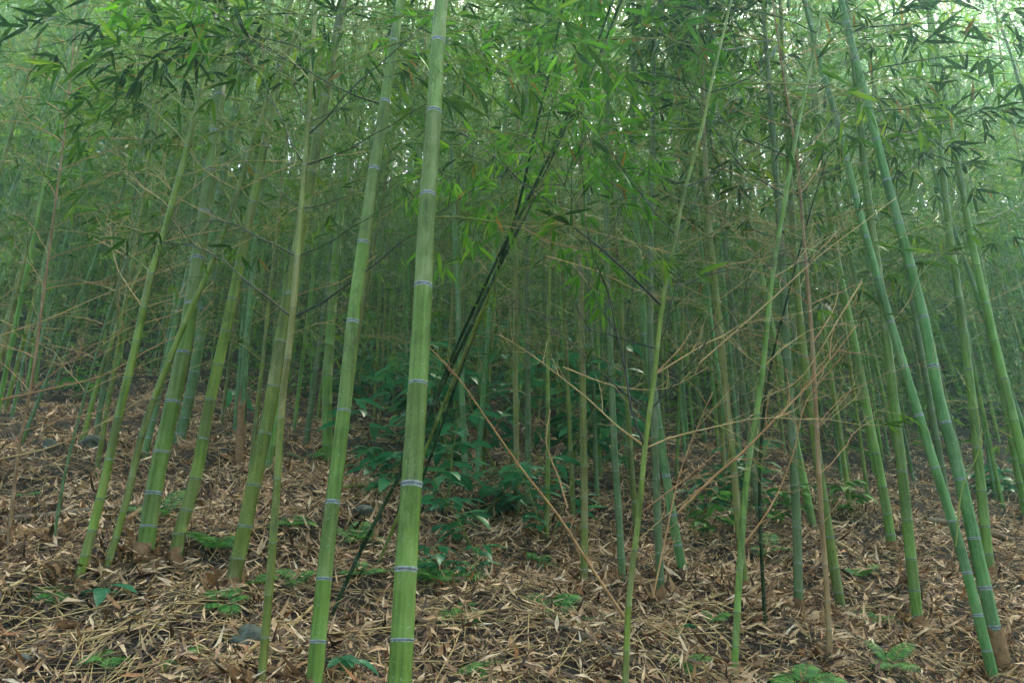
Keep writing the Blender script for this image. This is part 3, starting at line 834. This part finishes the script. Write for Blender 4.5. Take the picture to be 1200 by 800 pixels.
SHORT = {'thick powdery culm': 'stout powdery culm', 'mossy olive culm': 'mossy olive culm', 'tall ringed culm': 'second thickest culm', 'thickest white-ringed culm': 'thickest culm',
         'forked thin culm': 'forked thin culm', 'yellow ringed culm': 'yellow leaning culm', 'dark thick culm': 'dark green lone-footed culm', 'thick blue leaning culm': 'thick blue green culm'}
ORD = 'first second third fourth fifth sixth seventh eighth ninth tenth eleventh twelfth thirteenth fourteenth fifteenth sixteenth seventeenth eighteenth nineteenth twentieth'.split()
ORD += ['twenty-' + o for o in ORD[:9]] + ['thirtieth'] + ['thirty-' + o for o in ORD[:9]]
rows = []
for (x, y) in spots:
    z = gz(x, y); u, v = project((x, y, z))
    zone = sum(1 for l in LAND if l[0] < u)
    rows.append((zone, u, x, y, z))
rows.sort()
count = {}
for zone, u, x, y, z in rows:
    far = y > 9.5
    key = (zone, far); count[key] = count.get(key, 0) + 1
    o = ORD[count[key] - 1]
    w_ = 'faint misty' if far else 'hazy green'
    if zone == 0: lab = f"{o} {w_} bamboo from the left edge toward the stout powdery culm"
    else:
        nk = LAND[zone - 1][1]; nk = SHORT.get(nk, nk)
        lab = f"{o} {w_} bamboo rightward of the {nk} and behind it"
    root = thing('bamboo', (x, y, z - .03), lab, 'bamboo', 'hazy bamboos in the middle of the grove' if not far else 'misty bamboos at the back of the grove')
    cm, wm, fm = rg.choice(GP)
    c = link('culm', cm, root); k = link('crown', wm, root); f = link('foliage', fm, k)
    s = rg.uniform(.8, 1.15)
    root.rotation_euler = (rg.gauss(0, .03), rg.gauss(-.02 * x / 4, .05), rg.uniform(0, 6.28))
    root.scale = (s, s, s)

# far thicket and the grove all round, each reads as one mass
def thicket(name, n, place, nleaf, seed, t0, big):
    mt = MB(); mf = MB()
    for i in range(n):
        r = random.Random(seed + i)
        x, y = place(r)
        z = gz(x, y); hh = r.uniform(6.5, 9) + (3.0 if y > 17 else 0)
        lx, ly = r.gauss(-.01 * x, .06), r.gauss(0, .05)
        mt.tube([(x + lx * hh * t + .5 * lx * hh * t ** 3, y + ly * hh * t, z - .1 + hh * t) for t in (0, .2, .4, .6, .8, 1)],
                [.045 * (1 - .8 * k / 5) for k in range(6)], 5, 0)
        for k in range(nleaf):
            t = t0 + (1 - t0) * r.random() ** .9
            a = r.random() * 6.283; q = r.random() ** .6 * 1.15 * (1.1 - .5 * t)
            p = (x + lx * hh * t + q * math.cos(a), y + ly * hh * t + q * math.sin(a), z + hh * t)
            dd = Vector((math.cos(a + r.gauss(0, .8)), math.sin(a + r.gauss(0, .8)), r.uniform(-.9, .2)))
            L = r.uniform(.12, .2) * big
            mf.leaf(p, dd, (r.gauss(0, .4), r.gauss(0, .4), 1), L, L * .17, 0, 1)
    th = tag(link(name, mt.mesh(name, [SKIN['green']])), kind='stuff')
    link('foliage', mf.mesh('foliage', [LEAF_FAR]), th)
def back(r):
    y = r.uniform(13.5, 24); return r.uniform(-1, 1) * (.88 * y + 3), y
def around(r):
    while True:
        x, y = r.uniform(-15, 15), r.uniform(-9, 14)
        if (abs(x) > .8 * y + 1.2 and y > 0) or (y <= 0 and x * x + y * y > 3.2): return x, y
thicket('bamboo_thicket', 540, back, 340, 9000, .04, 1.3)
thicket('surrounding_thicket', 110, around, 230, 19000, .22, 1.5)

# green undergrowth up the far slope
mf = MB(); r = random.Random(31)
for k in range(2600):
    y = 9.5 + 13 * r.random(); x = r.uniform(-1, 1) * (.76 * y + 1)
    if r.random() > (y - 8.5) / 5: continue
    z = gz(x, y); hh = r.uniform(.3, 1.5)
    for q in range(14):
        a = r.random() * 6.283; rr = r.random() ** .5 * .45
        L = r.uniform(.12, .24)
        mf.leaf((x + rr * math.cos(a), y + rr * math.sin(a), z + hh * r.random()), (math.cos(a), math.sin(a), r.uniform(-.7, .5)), (r.gauss(0, .4), r.gauss(0, .4), 1), L, L * .3, 0, 1)
for k in range(2400):
    y = 17.5 + 10 * r.random(); x = r.uniform(-1, 1) * (.95 * y + 4)
    z = gz(x, y); hh = 6.5 * r.random() ** 1.3
    for q in range(16):
        a = r.random() * 6.283; rr = r.random() ** .5 * .8
        L = r.uniform(.2, .42)
        mf.leaf((x + rr * math.cos(a), y + rr * math.sin(a), z + hh + r.uniform(-.5, .5)), (math.cos(a), math.sin(a), r.uniform(-.9, .4)), (r.gauss(0, .4), r.gauss(0, .4), 1), L, L * .2, 0, 1)
for k in range(1500):
    sg = r.choice((-1, 1)); y = r.uniform(13.5, 24); x = sg * r.uniform(.45, .95) * y
    z = gz(x, y); hh = r.uniform(3.0, 11.5)
    for q in range(14):
        a = r.random() * 6.283; rr = r.random() ** .5 * .8
        L = r.uniform(.18, .36)
        mf.leaf((x + rr * math.cos(a), y + rr * math.sin(a), z + hh + r.uniform(-.5, .5)), (math.cos(a), math.sin(a), r.uniform(-.9, .4)), (r.gauss(0, .4), r.gauss(0, .4), 1), L, L * .18, 0, 1)
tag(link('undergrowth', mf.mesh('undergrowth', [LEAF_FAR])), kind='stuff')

# ------------------------------------------------------------------ understory
def broad_leaf(fm, base, d, L, r, W=.36):
    d = Vector(d).normalized(); nrm = Vector((r.gauss(0, .2), r.gauss(0, .2), 1))
    fm.leaf(base, d, nrm, L, L * W, 0, 0, r.uniform(.1, .35))

def sapling(name, px, hpx, label, cat, group, seed, stems=1, nleaf=8, Lpx=26, W=.36, spread=.35, mat=None, lean=(0, 0)):
    r = random.Random(seed)
    b = ground_hit(*px); k = zcam(b) / F
    h = hpx * k * (1.45 if name == 'shrub' else 1.1); L = Lpx * k * 1.2
    root = thing(name, b, label, cat, group)
    wm, fm = MB(), MB()
    for s_ in range(stems):
        a = r.uniform(0, 6.28)
        d = Vector((math.cos(a) * spread * (stems > 1) + lean[0], math.sin(a) * spread * (stems > 1) + lean[1], 1))
        pts = wander(r, (0, 0, -.02), d, h * r.uniform(.75, 1.05), 6, 0, .10)
        wm.tube(pts, [max(.0015, .006 * h) * (1 - .1 * i) + .001 for i in range(7)], 5)
        for q in range(nleaf):
            t = 1 - (q / nleaf) * .75 if nleaf > 4 else .8 + .2 * r.random()
            i = min(5, int(t * 6)); p = pts[i].lerp(pts[i + 1], t * 6 - i)
            aa = q * 2.4 + r.gauss(0, .4)
            td = Vector((math.cos(aa), math.sin(aa), r.uniform(-.05, .6)))
            tl = L * r.uniform(.3, 1.2) if nleaf > 6 else L * .25
            e = p + td.normalized() * tl
            wm.tube([p, p.lerp(e, .5) + Vector((0, 0, .01)), e], [.0016, .0013, .001], 3, cap=False)
            broad_leaf(fm, e, Vector((td.x, td.y, r.uniform(-.5, .2))), L * r.uniform(.7, 1.25), r, W)
            if nleaf > 6:
                for sg in (-1, 1):
                    d2 = Quaternion((0, 0, 1), sg * r.uniform(.6, 1.1)) @ Vector((td.x, td.y, -.15))
                    broad_leaf(fm, p.lerp(e, r.uniform(.4, .8)), d2, L * r.uniform(.6, 1.0), r, W)
    link('stem', wm.mesh('stem', [TWIG_GREEN]), root)
    link('foliage', fm.mesh('foliage', [mat or BROAD]), root)
    return root

SH = 'broad-leaved shrubs under the bamboo'
for i, (px, h, st, nl, Lp, lab) in enumerate([
 ((452, 470), 90, 4, 9, 20, 'dark leafy shrub high on the slope between the two thickest culms'),
 ((535, 560), 110, 4, 9, 24, 'teal broad-leaved shrub just right of the thickest culm'),
 ((588, 560), 120, 4, 10, 24, 'largest teal shrub, in front of the straight yellow culm'),
 ((650, 570), 130, 4, 10, 24, 'teal shrub between the straight yellow and upright golden culms'),
 ((515, 470), 80, 4, 9, 20, 'dim shrub farther up the slope behind the thickest culm'),
 ((620, 480), 80, 5, 9, 20, 'dim shrub in the mist above the largest teal shrub'),
 ((735, 570), 70, 3, 8, 20, 'small teal shrub behind the forked thin culm'),
 ((830, 610), 55, 3, 8, 20, 'low green shrub behind the diagonal orange branch'),
 ((455, 560), 75, 2, 8, 22, 'sparse teal shrub between the two thickest culms, near the slanting bundle'),
 ((1185, 590), 50, 3, 8, 20, 'dim low shrub at the right edge of the slope'),
 ((700, 560), 110, 4, 9, 22, 'teal shrub behind the grey-footed culm'),
 ((560, 610), 80, 3, 9, 24, 'nearest teal shrub, right of the thickest culm'),
 ((490, 520), 90, 4, 9, 24, 'teal shrub partly hidden by the thickest culm'),
 ((880, 600), 60, 3, 9, 20, 'green shrub behind the clear green thin culm'),
 ((400, 480), 60, 3, 8, 18, 'dim shrub behind the second thickest culm')]):
    sapling('shrub', px, h, lab, 'shrub', SH, 4000 + i, max(2, st - 1), nl, Lp * 1.1, .4, .55)
SD = 'seedlings sprouting through the leaf litter'
for i, (px, h, st, nl, Lp, lab) in enumerate([
 ((604, 612), 62, 2, 5, 34, 'large-leaved seedling at the foot of the straight yellow culm'),
 ((120, 712), 26, 1, 4, 30, 'three-leaved seedling in front of the slim olive culm'),
 ((410, 800), 36, 2, 4, 30, 'broad-leaved seedling at the bottom edge left of the thickest culm'),
 ((540, 690), 62, 2, 7, 20, 'bushy seedling right of the thickest culm on open litter'),
 ((272, 490), 34, 1, 4, 24, 'pale two-leaved seedling beside the brown-sheathed young culm'),
 ((955, 470), 110, 1, 8, 16, 'tall bright seedling beside the orange dead culm'),
 ((500, 672), 30, 2, 5, 18, 'small seedling tucked behind the foot of the thickest culm'),
 ((870, 590), 60, 1, 8, 15, 'thin bright seedling near the clear green thin culm'),
 ((190, 790), 22, 2, 5, 16, 'low light green seedling near the bottom left of the litter'),
 ((792, 745), 18, 2, 5, 16, 'tiny seedling on the litter right of the forked thin culm'),
 ((560, 655), 100, 2, 8, 26, 'tall leafy seedling just right of the thickest culm'),
 ((520, 600), 110, 2, 8, 26, 'tall leafy seedling touching the right side of the thickest culm'),
 ((640, 640), 90, 2, 8, 24, 'leafy seedling in front of the thin olive stalk'),
 ((440, 590), 90, 2, 8, 24, 'leafy seedling between the two thickest culms'),
 ((825, 640), 70, 2, 8, 18, 'bright leafy seedling below the diagonal orange branch'),
 ((910, 625), 60, 2, 8, 16, 'bright seedling left of the mottled grey culm'),
 ((1000, 610), 50, 2, 8, 16, 'bright seedling behind the olive stout-footed culm'),
 ((90, 470), 40, 2, 7, 16, 'seedling high on the left bank beside the small leaning culm')]):
    sapling('seedling', px, h, lab, 'seedling', SD, 4100 + i, st, nl, Lp, .42, .4, FERNL if i in (5, 7, 8, 14, 15, 16, 17) else None)

def fern(px, size, n, label, seed, tint=None):
    r = random.Random(seed)
    b = ground_hit(*px); k = zcam(b) / F; L0 = size * k * 1.35
    root = thing('fern', b, label, 'fern', 'ferns on the leaf litter')
    root.rotation_euler = (R(21), 0, 0); root.location.z += .025
    for q in range(n):
        a = q * 6.283 / n + r.uniform(-.4, .4)
        wm = MB()
        L = L0 * r.uniform(.7, 1.15)
        up_ = .55 + .9 * random.Random(seed * 7).random()
        d = Vector((math.cos(a), math.sin(a), up_ * r.uniform(.6, 1.5))).normalized()
        pts = wander(r, (0, 0, -.01), d, L * r.uniform(.6, 1.1), 14, -1.3, .03)
        wm.tube(pts, [.0016 * (1 - .05 * j) for j in range(15)], 3, 0, cap=False)
        for j in range(3, 15):
            t = (j - 2) / 13
            wl = L * .30 * math.sin(math.pi * min(1, .22 + .78 * t)) + .01
            dd = (pts[j] - pts[j - 1]).normalized()
            sd_ = dd.cross(Vector((0, 0, 1)))
            if sd_.length < .1: sd_ = Vector((1, 0, 0))
            sd_.normalize()
            for sg in (-1, 1):
                pd = (sd_ * sg + dd * .45 + Vector((0, 0, -.1))).normalized()
                wm.leaf(pts[j], pd, sd_.cross(dd) * 1.0, wl, wl * .17, 1, 0, .12)
        link('frond', wm.mesh('frond', [TWIG_GREEN, tint or FERNL]), root)
for i, (px, s, n, lab) in enumerate([
 ((190, 612), 44, 6, 'fern growing beside the stout powdery culm, upslope of its foot'),
 ((252, 650), 40, 6, 'fern between the knotty and mossy olive culms'),
 ((262, 715), 34, 5, 'fern just downslope of the mossy olive culm'),
 ((300, 690), 28, 5, 'small fern squeezed behind the slender yellow-green culm'),
 ((345, 620), 30, 5, 'fern upslope behind the slender yellow-green culm'),
 ((125, 780), 34, 5, 'fern near the bottom edge downslope of the slim olive culm'),
 ((510, 690), 46, 7, 'feathery fern close to the foot of the thickest culm'),
 ((650, 722), 40, 6, 'upright fern on open litter near the upright golden culm'),
 ((690, 735), 28, 4, 'small fern at the foot of the upright golden culm'),
 ((635, 665), 22, 5, 'little fern in front of the thin olive stalk'),
 ((1028, 735), 30, 7, 'star-shaped fern downslope of the dark green leaning culm'),
 ((940, 812), 56, 6, 'big bright fern cut by the bottom edge under the orange dead culm'),
 ((1045, 785), 34, 5, 'fern near the bottom edge left of the crossing blue green pair'),
 ((360, 545), 26, 5, 'fern high on the slope near the straight dark green culm'),
 ((420, 680), 26, 5, 'fern at the foot of the slanting bundle'),
 ((30, 585), 18, 5, 'tiny fern near the left edge of the bank'),
 ((838, 730), 20, 5, 'tiny fern on litter left of the clear green thin culm'),
 ((420, 640), 34, 6, 'fern between the thickest and second thickest culms'),
 ((545, 720), 32, 5, 'lowest fern right of the thickest culm'),
 ((60, 700), 26, 5, 'fern left of the foot of the slim olive culm'),
 ((240, 775), 30, 6, 'fern at the bottom edge beside the mossy grey stone'),
 ((350, 690), 28, 5, 'fern between the slender yellow-green and second thickest culms'),
 ((570, 790), 26, 5, 'fern at the bottom edge right of the thickest culm'),
 ((905, 650), 30, 5, 'fern behind the clear green thin culm'),
 ((800, 780), 24, 5, 'fern near the bottom edge right of the forked thin culm'),
 ((1010, 680), 22, 5, 'fern behind the olive stout-footed culm')]):
    fern(px, s, n, lab, 4200 + i)

# stones
def stone(px, wpx, label, seed):
    r = random.Random(seed)
    b = ground_hit(*px); s = wpx / 2 / F * zcam(b)
    import bmesh
    bm = bmesh.new(); bmesh.ops.create_icosphere(bm, subdivisions=4, radius=1)
    ph = [r.uniform(0, 6) for _ in range(6)]
    for v in bm.verts:
        c = v.co
        n = .16 * math.sin(2.3 * c.x + ph[0]) + .14 * math.sin(2.9 * c.y + ph[1]) + .1 * math.sin(4.3 * c.z + 2 * c.x + ph[2]) + .04 * math.sin(9 * c.x + 7 * c.y + ph[3])
        v.co = Vector((c.x * 1.0, c.y * .8, c.z * .72)) * (1 + n) * s
    me = bpy.data.meshes.new('stone'); bm.to_mesh(me); bm.free(); me.materials.append(STONE)
    for p in me.polygons: p.use_smooth = True
    o = link('stone', me, None, b + Vector((0, 0, s * .5))); o.rotation_euler = (r.uniform(-.3, .3), r.uniform(-.3, .3), r.uniform(0, 6))
    tag(o, label, 'stone', 'stones in the leaf litter')
stone((290, 762), 46, 'mossy grey stone half buried in litter left of the slender yellow-green culm', 1)
stone((428, 606), 24, 'dark grey stone between the two thickest culms', 2)
stone((105, 532), 34, 'flat grey stone up the bank behind the slim olive culm', 3)
stone((57, 528), 20, 'small dark stone on the bank near the rusty dead stem', 4)
stone((30, 780), 22, 'small pale stone at the bottom left corner of the litter', 5)

# fallen branches and culm pieces on the ground
def on_ground(pxs, lift):
    out = []
    for (u, v) in pxs:
        p = ground_hit(u, v); out.append(Vector((p.x, p.y, p.z + lift)))
    return catmull(out, .1)
def fallen(pxs, wpx, mat, label, seed, tw=0):
    r = random.Random(seed)
    k = zcam(ground_hit(*pxs[0])) / F; r0 = wpx / 2 * k
    pts = on_ground(pxs, r0 + .015); o0 = pts[0].copy(); pts = [p - o0 for p in pts]
    m = MB(); n = len(pts)
    m.tube(pts, [r0 * (1 - .35 * j / n) * (1.12 if j % 5 == 0 else 1) for j in range(n)], 7)
    for j in range(2, n - 1):
        if r.random() < tw:
            d = perp_twist(r, pts[j] - pts[j - 1], R(45), r.uniform(0, 6.28)); d.z = abs(d.z) * .4 + .05
            tp = wander(r, pts[j], d, .25 * r.uniform(.5, 1.3), 4, .1, .1)
            m.tube(tp, [r0 * .35, r0 * .3, r0 * .22, r0 * .16, r0 * .1], 4, cap=False)
    tag(link('fallen_branch', m.mesh('fallen_branch', [mat]), None, o0), label, 'fallen branch', 'fallen branches on the leaf litter')
for i, a in enumerate([
 ([(0, 616), (60, 610), (120, 603), (165, 598)], 8, STICK, 'dark fallen branch lying level across the bank beside the slim olive culm', .1),
 ([(90, 760), (130, 750), (180, 735), (215, 720), (245, 705)], 5, TWIG_DEAD, 'straw fallen branch downslope of the knotty olive culm', .2),
 ([(272, 790), (310, 755), (345, 735), (372, 712)], 7, TWIG_DEAD, 'tan fallen branch sloping between the slender yellow-green and second thickest culms', .1),
 ([(330, 640), (370, 652), (400, 662)], 5, STICK, 'short brown stick behind the second thickest culm', .1),
 ([(395, 578), (440, 572), (475, 572)], 6, SKIN['olive'], 'green fallen stem running level behind the thickest culm', 0),
 ([(490, 735), (540, 728), (600, 718)], 5, TWIG_DEAD, 'pale fallen stick right of the thickest culm near the bottom', .2),
 ([(490, 700), (520, 682), (555, 668), (585, 645)], 4, TWIG_DEAD, 'straw stick rising toward the large-leaved seedling', .2),
 ([(640, 735), (690, 755), (740, 785), (770, 800)], 7, STICK, 'brown fallen branch passing the foot of the forked thin culm', .2),
 ([(1075, 745), (1095, 765), (1125, 790), (1140, 805)], 5, STICK, 'dark stick below the dark green lone-footed culm', .2),
 ([(1085, 615), (1130, 622), (1190, 640)], 8, STICK, 'dark fallen branch on the shaded ground near the right edge', .3),
 ([(980, 640), (1005, 655), (1030, 680)], 5, TWIG_DEAD, 'straw fallen stick behind the olive stout-footed culm', .2),
 ([(800, 720), (850, 700), (905, 688)], 4, TWIG_DEAD, 'pale fallen twig between the forked and clear green thin culms', .3),
 ([(0, 700), (40, 678), (75, 650)], 5, TWIG_DEAD, 'straw fallen stick near the left edge', .2)]):
    fallen(a[0], a[1], a[2], a[3], 4300 + i, a[4])

# shed culm sheaths
def shed(px, wpx, az, label, seed):
    r = random.Random(seed); b = ground_hit(*px); k = zcam(b) / F; L = wpx * k
    m = MB(); vs_, fs = [], []
    nu, nv = 9, 7
    for i in range(nu):
        t = i / (nu - 1); ww = L * .2 * (math.sin(math.pi * (.15 + .8 * t)) ** .7)
        for j in range(nv):
            s = (j / (nv - 1) - .5) * 2; th_ = s * 1.9
            vs_.append((L * (t - .5), ww * math.sin(th_) * .7, .012 + ww * .7 * (1 - math.cos(th_)) + .02 * L * math.sin(5 * t) + r.gauss(0, .002)))
    for i in range(nu - 1):
        for j in range(nv - 1): fs.append((i * nv + j, i * nv + j + 1, (i + 1) * nv + j + 1, (i + 1) * nv + j))
    m.add(vs_, fs)
    o = link('culm_sheath', m.mesh('culm_sheath', [SHEATH]), None, b + Vector((0, 0, .02))); o.rotation_euler = (R(18), 0, R(az))
    tag(o, label, 'culm sheath', 'shed culm sheaths on the ground')
for i, a in enumerate([((84, 748), 48, 60, 'curled brown culm sheath lying below the slim olive culm'), ((150, 655), 34, 10, 'dark shed sheath leaning at the foot of the stout powdery culm'),
   ((590, 640), 30, 80, 'shed brown sheath downslope of the large-leaved seedling'), ((1062, 690), 34, 110, 'shed sheath near the dark green lone-footed culm'),
   ((420, 735), 34, 20, 'shed tan sheath between the two thickest culms'), ((905, 720), 30, 70, 'shed sheath between the thin green and mottled grey culms')]):
    shed(a[0], a[1], a[2], a[3], 4400 + i)
